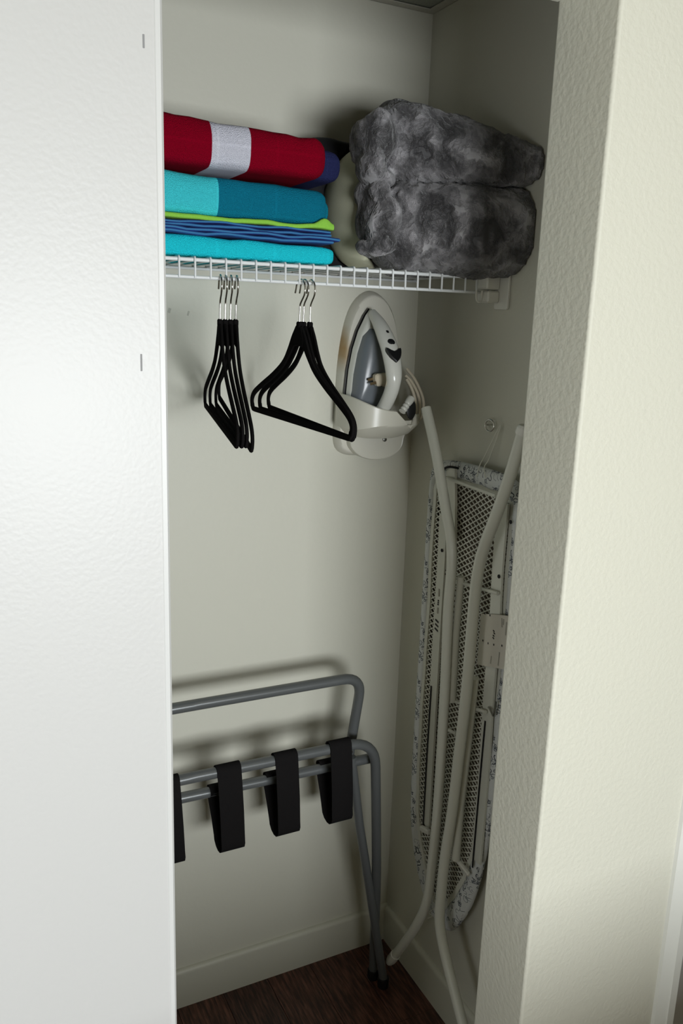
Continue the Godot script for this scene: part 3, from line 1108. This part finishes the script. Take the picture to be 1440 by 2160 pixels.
	part("spray_nozzle", ball(place * Vector3(0.0, 0.203, 0.108), Vector3(0.005, 0.005, 0.005), 8), M.iron_white, o, 180.0)
	part("button", moved(ball(Vector3.ZERO, Vector3(0.0075, 0.013, 0.006), 8), Transform3D(Basis(Vector3.RIGHT, deg_to_rad(-48.0)), place * Vector3(0.0, 0.184, 0.131))), M.iron_dark, o, 180.0)
	part("button", moved(ball(Vector3.ZERO, Vector3(0.0115, 0.0115, 0.007), 9), Transform3D(Basis(Vector3.RIGHT, deg_to_rad(-42.0)), place * Vector3(0.0, 0.163, 0.151))), M.iron_dark, o, 180.0)
	var wedge := smooth_poly(PackedVector2Array([Vector2(-0.018, 0.014), Vector2(0.0, 0.006), Vector2(0.018, 0.014), Vector2(0.014, -0.006), Vector2(0.002, -0.020), Vector2(-0.004, -0.019), Vector2(-0.014, -0.006)]), 3)
	part("steam_button", moved(prism(wedge, 0.006, 0.002), Transform3D(Basis(Vector3.RIGHT, deg_to_rad(-32.0)), place * Vector3(0.0, 0.139, 0.170))), M.iron_dark, o)
	# flat dark oval standing in for the shade inside the tray at the notch
	part("notch_shade", moved(ball(Vector3.ZERO, Vector3(0.0135, 0.023, 0.0035), 10), Transform3D(Basis(Vector3.UP, deg_to_rad(6.0)), Vector3(-0.0974, 1.5614, 0.1545))), M.iron_dark, h, 180.0)
	# plug tucked under the handle
	var plug := Vector3(-0.1627, 1.6278, 0.1180)
	var pd := (Vector3(-0.1907, 1.6214, 0.1180) - plug).normalized()
	var pb2 := Basis(pd, Vector3.UP, pd.cross(Vector3.UP)).orthonormalized()
	var pl := part("plug", moved(prism(smooth_poly(PackedVector2Array([Vector2(-0.024, -0.007), Vector2(-0.010, -0.012), Vector2(0.012, -0.013), Vector2(0.013, 0.013), Vector2(-0.008, 0.012), Vector2(-0.024, 0.008)]), 3), 0.009, 0.003), Transform3D(pb2, plug)), M.cord, o)
	for dz in [-0.006, 0.006]:
		part("prong", moved(box(Vector3(0.017, 0.006, 0.0016), 0.0004), Transform3D(pb2, plug + pd * 0.020 + pb2.z * dz + Vector3(0, 0.004, 0) * signf(dz))), M.brass, pl)
	part("strain_relief", tube([Vector3(-0.1548, 1.6215, 0.1200), Vector3(-0.1432, 1.6151, 0.1220), Vector3(-0.1298, 1.6214, 0.1200)], [0.010, 0.008, 0.0055], 10), M.cord, o)
	# the ribbed sleeve where the cord leaves the heel
	var s0 := Vector3(-0.1256, 1.5584, 0.1620)
	var s1 := Vector3(-0.0962, 1.5870, 0.1500)
	var path := []
	var rad := []
	for i in 15:
		path.append(s0.lerp(s1, i / 14.0))
		rad.append((0.0085 if i % 3 != 1 else 0.0062) if i < 10 else 0.0095)
	part("cord_sleeve", tube(path, rad, 12), M.iron_white, o)
	for c in [
		[Vector3(-0.0739, 1.6495, 0.0850), Vector3(-0.0594, 1.6262, 0.1000), Vector3(-0.0436, 1.5914, 0.1100), Vector3(-0.0365, 1.5621, 0.1100), Vector3(-0.0409, 1.5345, 0.1050), Vector3(-0.0582, 1.5219, 0.1000)],
		[Vector3(-0.0846, 1.6351, 0.1000), Vector3(-0.0729, 1.6204, 0.1100), Vector3(-0.0603, 1.5925, 0.1200), Vector3(-0.0531, 1.5613, 0.1200), Vector3(-0.0549, 1.5338, 0.1150), Vector3(-0.0670, 1.5245, 0.1100)],
		[Vector3(-0.0875, 1.6270, 0.1100), Vector3(-0.0797, 1.6112, 0.1180), Vector3(-0.0721, 1.5865, 0.1250), Vector3(-0.0672, 1.5599, 0.1260), Vector3(-0.0661, 1.5391, 0.1200), Vector3(-0.0728, 1.5275, 0.1150)],
	]:
		part("cord", tube(curve(c, 6), 0.0040, 8), M.cord, o, 70.0)


# ------------------------------------------------------------------ luggage rack
func build_rack() -> void:
	var o := thing("luggage_rack", "folded grey tube luggage rack with black straps leaning along the back wall", "luggage rack", Vector3(-0.5, 0.0, 0.16))
	var r := 0.0125
	var xl := -1.05
	# back rest: the tall loop nearest the wall
	part("back_rest", tube(bend([Vector3(-1.08, 0.62, 0.10), Vector3(-1.115, 0.919, 0.15), Vector3(-0.66, 0.919, 0.15), Vector3(-0.1938, 0.9157, 0.1500), Vector3(-0.2121, 0.7192, 0.1350), Vector3(-0.2077, 0.6259, 0.1150)], 0.055, 8), r, 14), M.rack, o, 70.0)
	part("front_frame", tube(bend([Vector3(-1.13, 0.02, 0.145), Vector3(-1.13, 0.768, 0.19), Vector3(-0.70, 0.768, 0.19), Vector3(-0.1728, 0.7618, 0.1900), Vector3(-0.1566, 0.5714, 0.1820), Vector3(-0.1357, 0.3495, 0.1660), Vector3(-0.1103, 0.0250, 0.1294)], 0.075, 8), r, 14), M.rack, o, 70.0)
	part("rear_frame", tube([Vector3(-1.12, 0.692, 0.14), Vector3(-0.70, 0.692, 0.14), Vector3(-0.1542, 0.6881, 0.1500)], r, 14), M.rack, o, 70.0)
	part("rear_leg", tube([Vector3(-0.2151, 0.7030, 0.1500), Vector3(-0.1869, 0.5092, 0.1550), Vector3(-0.1530, 0.3117, 0.1650), Vector3(-0.1001, 0.0250, 0.1671)], r * 0.92, 14), M.rack, o, 70.0)
	part("rear_leg", tube([Vector3(-1.09, 0.70, 0.150), Vector3(-1.11, 0.02, 0.183)], r * 0.92, 14), M.rack, o, 70.0)
	part("rivet", ball(Vector3(-0.2253, 0.7288, 0.1680), Vector3(0.0035, 0.0035, 0.0035), 8), M.steel, o, 180.0)
	for p in [Vector3(-0.1103, 0.0250, 0.1294) * Vector3(1, 0, 1), Vector3(-0.1001, 0.0250, 0.1671) * Vector3(1, 0, 1), Vector3(-1.13, 0.0, 0.145), Vector3(-1.11, 0.0, 0.183)]:
		part("foot_cap", spin([Vector2(0, 0), Vector2(0.0135, 0.0), Vector2(0.0155, 0.004), Vector2(0.0155, 0.026), Vector2(0.0145, 0.029), Vector2(0, 0.029)], 16, Basis.IDENTITY, p), M.rubber, o)
	var xs := [-0.2725, -0.412, -0.550, -0.690, -0.830, -0.970]
	for i in xs.size():
		var x: float = xs[i]
		var ra := r + 0.0015
		var path := []
		# round the front bar, down, round the bottom of the loop and up to the rear bar
		for k in 10:
			var g := deg_to_rad(250.0 - 250.0 * k / 9)
			path.append(Vector3(x, 0.768 + sin(g) * ra, 0.19 + cos(g) * ra))
		var low := 0.562 + 0.004 * (i % 2)
		path.append_array([Vector3(x + 0.003, 0.72, 0.2045), Vector3(x + 0.006, 0.66, 0.206), Vector3(x + 0.009, 0.60, 0.204)])
		for k in 7:
			var g := deg_to_rad(0.0 - 180.0 * k / 6)
			path.append(Vector3(x + 0.010, low + 0.018 + sin(g) * 0.022, 0.175 + cos(g) * 0.029))
		path.append_array([Vector3(x + 0.007, 0.62, 0.138), Vector3(x + 0.002, 0.665, 0.129)])
		for k in 9:
			var g := deg_to_rad(200.0 - 240.0 * k / 8)
			path.append(Vector3(x, 0.692 + sin(g) * ra, 0.14 + cos(g) * ra))
		part("strap", ribbon(path, Vector3.RIGHT, 0.056, 0.0022), M.strap, o, 50.0)


# ------------------------------------------------------------------ ironing board
func inside_strip(poly: PackedVector2Array, a: Vector2, b: Vector2) -> Array:
	return Geometry2D.intersect_polyline_with_polygon(PackedVector2Array([a, b]), poly)


func build_board() -> void:
	var o := thing("ironing_board", "white metal-mesh ironing board hung nose down on the right wall, patterned cover", "ironing board", Vector3(-0.04, 0.285, 0.34))
	var xd := -0.042
	var edge := smooth_poly(PackedVector2Array([Vector2(0.166, 1.405), Vector2(0.161, 1.30), Vector2(0.160, 1.0), Vector2(0.158, 0.75), Vector2(0.162, 0.54), Vector2(0.175, 0.46), Vector2(0.198, 0.395), Vector2(0.230, 0.342), Vector2(0.272, 0.304), Vector2(0.322, 0.290), Vector2(0.366, 0.305), Vector2(0.402, 0.350), Vector2(0.432, 0.41), Vector2(0.455, 0.48), Vector2(0.478, 0.60), Vector2(0.496, 0.75), Vector2(0.508, 0.95), Vector2(0.512, 1.2), Vector2(0.512, 1.38), Vector2(0.505, 1.425), Vector2(0.480, 1.450), Vector2(0.43, 1.459), Vector2(0.34, 1.460), Vector2(0.25, 1.456), Vector2(0.200, 1.446), Vector2(0.176, 1.430)]), 3)      # z, y
	var n := edge.size()
	# padded cover: a soft rim rolled round the deck's edge, and the pad behind the mesh
	var rim := []
	var band := []
	var inner := PackedVector2Array()
	var wob := noise(30.0, 2)
	for i in n:
		var t := (edge[(i + 1) % n] - edge[(i - 1 + n) % n]).normalized()
		var nrm := Vector2(t.y, -t.x)
		if nrm.dot(edge[i] - Vector2(0.335, 0.9)) > 0.0:
			nrm = -nrm                                   # points inwards
		var k := wob.get_noise_2d(edge[i].x, edge[i].y)
		var nose := smoothstep(0.62, 0.34, edge[i].y)
		var w := 0.016 + 0.010 * nose + 0.006 * smoothstep(1.40, 1.45, edge[i].y) + 0.003 * k
		var ring := PackedVector3Array()
		for j in 12:
			var g := TAU * j / 12
			var q := edge[i] + nrm * (w + cos(g) * w)
			ring.append(Vector3(xd + 0.006 + sin(g) * (0.013 + 0.002 * k), q.y, q.x))
		rim.append(ring)
		var m := edge[i] + nrm * (w * 2.0 + 0.001)
		inner.append(edge[i] + nrm * (w * 1.6))
		var r2 := PackedVector3Array()
		for c in [[-0.006, -0.003], [0.006, -0.003], [0.006, 0.003], [-0.006, 0.003]]:
			var q: Vector2 = m + nrm * c[0]
			r2.append(Vector3(xd + c[1], q.y, q.x))
		band.append(r2)
	part("cover_rim", loft(rim, false, true, true), M.cover, o, 70.0)
	part("rim_band", loft(band, false, true, true), M.enamel, o)
	var flat := Transform3D(Basis(Vector3.BACK, Vector3.UP, Vector3.LEFT), Vector3(xd + 0.014, 0, 0))
	part("pad", moved(prism(inner, 0.004), flat), M.pad, o)
	# expanded-metal deck: strands both ways, clipped to the rim
	var net := Shape.new()
	for dirn in [-1.0, 1.0]:
		var step := 0.0132
		var slope: float = 0.62 * dirn
		var c := 0.0
		while c < 1.9:
			var a := Vector2(0.10, c - 0.4 * (1.0 if dirn > 0 else 0.0) + 0.05)
			var seg := inside_strip(inner, a, a + Vector2(0.5, 0.5 * slope))
			for s in seg:
				var p: Vector2 = s[0]
				var q: Vector2 = s[s.size() - 1]
				if p.distance_to(q) > 0.004:
					net.add(bar(Vector3(xd - 0.001 * dirn * 0.5, p.y, p.x), Vector3(xd - 0.001 * dirn * 0.5, q.y, q.x), 0.0027, 0.0016, Vector3.UP, 0.0))
			c += step
	var deck := part("mesh_deck", net, M.enamel, o)
	deck.set_meta("kind", "stuff")
	# rails along the deck
	part("rail", ribbon(flat_path([Vector3(-0.0520, 1.3311, 0.2473), Vector3(-0.0520, 1.2248, 0.2511), Vector3(-0.0520, 1.0971, 0.2509), Vector3(-0.0520, 0.8506, 0.2526), Vector3(-0.0520, 0.5350, 0.2558)]), Vector3.BACK, 0.030, 0.005), M.enamel, o)
	part("rail", ribbon(flat_path([Vector3(-0.0520, 1.4045, 0.4610), Vector3(-0.0520, 1.2622, 0.4596), Vector3(-0.0520, 1.1274, 0.4648), Vector3(-0.0520, 0.9744, 0.4634), Vector3(-0.0520, 0.7833, 0.4675), Vector3(-0.0520, 0.5722, 0.4641)]), Vector3.BACK, 0.034, 0.005), M.enamel, o)
	part("slot", ribbon([Vector3(-0.0560, 0.9060, 0.2445), Vector3(-0.0560, 0.7259, 0.2442), Vector3(-0.0560, 0.5282, 0.2472)], Vector3.BACK, 0.0045, 0.0012), M.hole, o)
	part("slot", ribbon([Vector3(-0.0560, 0.9175, 0.4620), Vector3(-0.0560, 0.8034, 0.4600), Vector3(-0.0560, 0.5505, 0.4575)], Vector3.BACK, 0.0045, 0.0012), M.hole, o)
	for p in [Vector3(-0.0560, 1.2478, 0.2547), Vector3(-0.0560, 1.2492, 0.4698), Vector3(-0.0550, 1.3711, 0.4926)]:
		part("rivet_hole", spin([Vector2(0, 0), Vector2(0.0042, 0), Vector2(0.0042, 0.001), Vector2(0, 0.001)], 12, Basis(Vector3.UP, Vector3.LEFT, Vector3.BACK), p), M.hole, o)
	part("top_bracket", ribbon([Vector3(-0.0520, 1.4445, 0.2656), Vector3(-0.0530, 1.3655, 0.2779), Vector3(-0.0540, 1.2851, 0.2865)], Vector3.BACK, 0.034, 0.006), M.enamel, o)
	part("black_curl", tube(curve([Vector3(-0.0580, 1.4244, 0.2422), Vector3(-0.0600, 1.4378, 0.2496), Vector3(-0.0620, 1.4456, 0.2691), Vector3(-0.0600, 1.4478, 0.2884), Vector3(-0.0580, 1.4476, 0.3003)], 4), 0.0026, 8), M.hole, o)  # small black curved tube near the top of the board
	for c in [[Vector3(-0.0620, 1.4196, 0.2566), Vector3(-0.0620, 1.4162, 0.4473)], [Vector3(-0.0620, 1.1962, 0.3275), Vector3(-0.0620, 1.2155, 0.4788)], [Vector3(-0.0620, 0.9126, 0.3366), Vector3(-0.0620, 0.9432, 0.4689)], [Vector3(-0.0620, 0.8354, 0.3354), Vector3(-0.0620, 0.8418, 0.3679)]]:
		part("cross_rod", tube([c[0], c[1]], 0.0042, 8), M.enamel, o)
	# legs: bent tubes splayed at both ends
	var leg := part("leg", tube(curve([Vector3(-0.0850, 1.5691, 0.1974), Vector3(-0.0850, 1.5103, 0.2316), Vector3(-0.0850, 1.4458, 0.2639), Vector3(-0.0850, 1.3569, 0.3024), Vector3(-0.0850, 1.2935, 0.3302), Vector3(-0.0850, 1.2309, 0.3391), Vector3(-0.0850, 1.1308, 0.3371), Vector3(-0.0850, 0.9218, 0.3449), Vector3(-0.0850, 0.6501, 0.3466), Vector3(-0.0850, 0.4785, 0.3380), Vector3(-0.0850, 0.3784, 0.3271), Vector3(-0.0850, 0.2872, 0.2921), Vector3(-0.0850, 0.1852, 0.2366), Vector3(-0.0850, 0.1070, 0.1897)], 5), 0.0118, 14), M.enamel, o, 70.0)
	part("foot_cap", tube([Vector3(-0.0850, 0.1214, 0.1984), Vector3(-0.0850, 0.0925, 0.1809), Vector3(-0.0850, 0.0744, 0.1697)], [0.0135, 0.0135, 0.010], 14), M.plastic, leg)
	var leg2 := part("leg", tube(curve([Vector3(-0.1000, 1.5703, 0.5640), Vector3(-0.1000, 1.5234, 0.5503), Vector3(-0.1000, 1.4599, 0.5293), Vector3(-0.1000, 1.3872, 0.5004), Vector3(-0.1000, 1.3212, 0.4720), Vector3(-0.1000, 1.2613, 0.4562), Vector3(-0.1000, 1.1712, 0.4500), Vector3(-0.1000, 0.9924, 0.4467), Vector3(-0.1000, 0.8235, 0.4355), Vector3(-0.1000, 0.6823, 0.4253), Vector3(-0.1000, 0.5566, 0.4102), Vector3(-0.1000, 0.4526, 0.4056), Vector3(-0.1000, 0.3829, 0.4072), Vector3(-0.1000, 0.3264, 0.4317), Vector3(-0.1000, 0.2694, 0.4719), Vector3(-0.1000, 0.1962, 0.5266), Vector3(-0.1000, 0.1530, 0.5597)], 5), 0.0122, 14), M.enamel, o, 70.0)
	part("foot_cap", tube([Vector3(-0.1000, 1.5610, 0.5610), Vector3(-0.1000, 1.5731, 0.5650), Vector3(-0.1000, 1.5777, 0.5658)], [0.0138, 0.0138, 0.010], 14), M.plastic, leg2)
	part("foot_cap", tube([Vector3(-0.1000, 0.1592, 0.5553), Vector3(-0.1000, 0.1468, 0.5642), Vector3(-0.1000, 0.1414, 0.5666)], [0.0138, 0.0138, 0.010], 14), M.plastic, leg2)
	part("brace_tube", tube([Vector3(-0.0660, 1.2145, 0.3499), Vector3(-0.0660, 1.0862, 0.3460), Vector3(-0.0660, 0.9147, 0.3501)], 0.0085, 12), M.enamel, o, 70.0)
	part("brace_tube", tube([Vector3(-0.0740, 1.0107, 0.4357), Vector3(-0.0740, 0.8367, 0.4274), Vector3(-0.0740, 0.6895, 0.4184), Vector3(-0.0740, 0.5510, 0.4169)], 0.0105, 12), M.enamel, o, 70.0)
	part("slide_foot", bar(Vector3(-0.0660, 0.5450, 0.4038), Vector3(-0.0620, 0.5310, 0.4553), 0.013, 0.010, Vector3.BACK, 0.003), M.plastic, o)
	part("slide_foot", bar(Vector3(-0.0660, 0.5299, 0.2542), Vector3(-0.0660, 0.5393, 0.2908), 0.014, 0.012, Vector3.UP, 0.003), M.plastic, o)
	part("wire_catch", tube(curve([Vector3(-0.0600, 0.9808, 0.4987), Vector3(-0.0620, 0.9595, 0.4991), Vector3(-0.0620, 0.9469, 0.4956), Vector3(-0.0620, 0.9560, 0.4844), Vector3(-0.0600, 0.9567, 0.4748)], 4), 0.0022, 8), M.steel, o)
	# paper label wrapped round the right rail
	var lab := part("paper_label", ribbon(curve([Vector3(-0.0500, 1.0875, 0.4104), Vector3(-0.0580, 1.0980, 0.4411), Vector3(-0.0605, 1.1085, 0.4736), Vector3(-0.0600, 1.1169, 0.5046), Vector3(-0.0560, 1.1217, 0.5272)], 4), Vector3.UP, 0.118, 0.0007), M.paper, o)
	for p in [Vector3(-0.0592, 1.1566, 0.4357), Vector3(-0.0604, 1.1594, 0.4556), Vector3(-0.0580, 1.0945, 0.4347), Vector3(-0.0602, 1.0965, 0.4563), Vector3(-0.0612, 1.1014, 0.4771), Vector3(-0.0610, 1.1093, 0.5036)]:
		part("dot", box(Vector3(0.0006, 0.0042, 0.0034), 0.0002, p), M.ink, lab)
	for p in [Vector3(-0.0613, 1.1309, 0.4736), Vector3(-0.0613, 1.1264, 0.4758), Vector3(-0.0613, 1.1205, 0.4741), Vector3(-0.0613, 1.1151, 0.4739)]:
		part("print_mark", moved(box(Vector3(0.0005, 0.0030, 0.0056), 0.0001), Transform3D(Basis(Vector3.RIGHT, 0.3), p)), M.ink, lab)
	for c in [[Vector3(-0.0612, 1.1674, 0.4966), Vector3(-0.0612, 1.1485, 0.4990)], [Vector3(-0.0608, 1.1673, 0.5025), Vector3(-0.0608, 1.1549, 0.5024)], [Vector3(-0.0596, 1.1639, 0.5108), Vector3(-0.0596, 1.1350, 0.5113)], [Vector3(-0.0612, 1.0924, 0.4979), Vector3(-0.0612, 1.0622, 0.4968)], [Vector3(-0.0610, 1.0736, 0.4719), Vector3(-0.0610, 1.0559, 0.4708)]]:
		part("print_line", bar(c[0], c[1], 0.0034, 0.0004, Vector3.BACK, 0.0), M.ink_faint, lab)
	# three black dashes printed on the left rail
	for p in [Vector3(-0.0556, 1.0739, 0.2508), Vector3(-0.0556, 1.0633, 0.2509), Vector3(-0.0556, 1.0523, 0.2501)]:
		part("printed_dash", moved(box(Vector3(0.0006, 0.0046, 0.014), 0.0002), Transform3D(Basis(Vector3.RIGHT, 0.25), p)), M.ink, o)
	for p in [Vector3(-0.0556, 1.1247, 0.2514), Vector3(-0.0556, 1.1199, 0.2511), Vector3(-0.0556, 1.1151, 0.2508)]:
		part("printed_dash", box(Vector3(0.0006, 0.0036, 0.0050), 0.0002, p), M.ink, o)
	for c in [[Vector3(-0.0556, 1.1538, 0.2513), Vector3(-0.0556, 1.1355, 0.2523)], [Vector3(-0.0556, 1.1069, 0.2509), Vector3(-0.0556, 1.0929, 0.2512)]]:
		part("print_line", bar(c[0], c[1], 0.0045, 0.0005, Vector3.BACK, 0.0), M.ink_faint, o)
	for p in [Vector3(-0.0540, 1.2048, 0.2722), Vector3(-0.0540, 1.1954, 0.2713)]:
		part("rivet_hole", box(Vector3(0.0008, 0.0030, 0.0042), 0.0003, p), M.hole, o)
	# cord loop at the wide end, over the wall hook
	part("hanging_cord", tube(curve([Vector3(-0.0560, 1.4408, 0.3678), Vector3(-0.0500, 1.4673, 0.3683), Vector3(-0.0400, 1.4853, 0.3692), Vector3(-0.0200, 1.5441, 0.3816), Vector3(-0.0170, 1.5463, 0.3839), Vector3(-0.0360, 1.4830, 0.3809), Vector3(-0.0480, 1.4643, 0.3812), Vector3(-0.0560, 1.4447, 0.3996)], 5), 0.0011, 6), M.cord_white, o, 70.0)
	part("loose_thread", tube(curve([Vector3(-0.0600, 0.3842, 0.3239), Vector3(-0.0600, 0.3634, 0.3175), Vector3(-0.0600, 0.3556, 0.3292), Vector3(-0.0600, 0.3199, 0.3046), Vector3(-0.0600, 0.3216, 0.3198), Vector3(-0.0600, 0.3000, 0.3000)], 5), 0.0012, 6), M.cord_white, o, 70.0)

	var e := thing("wall_hook", "small chrome ring hook in the right wall above the ironing board", "hook", Vector3(-0.002, 1.547, 0.346))
	var ring := []
	for k in 20:
		var g := TAU * k / 20
		ring.append(Vector3(-0.016 + 0.003 * cos(g), 1.547 + sin(g) * 0.0125, 0.346 + cos(g) * 0.0115))
	part("ring", tube(ring, 0.0019, 8, true), M.chrome, e, 70.0)
	part("shank", tube([Vector3(-0.0145, 1.547, 0.333), Vector3(-0.008, 1.547, 0.336), Vector3(0.0, 1.547, 0.337)], 0.0019, 8), M.chrome, e, 70.0)


func flat_path(p: Array) -> Array:
	return curve(p, 3)
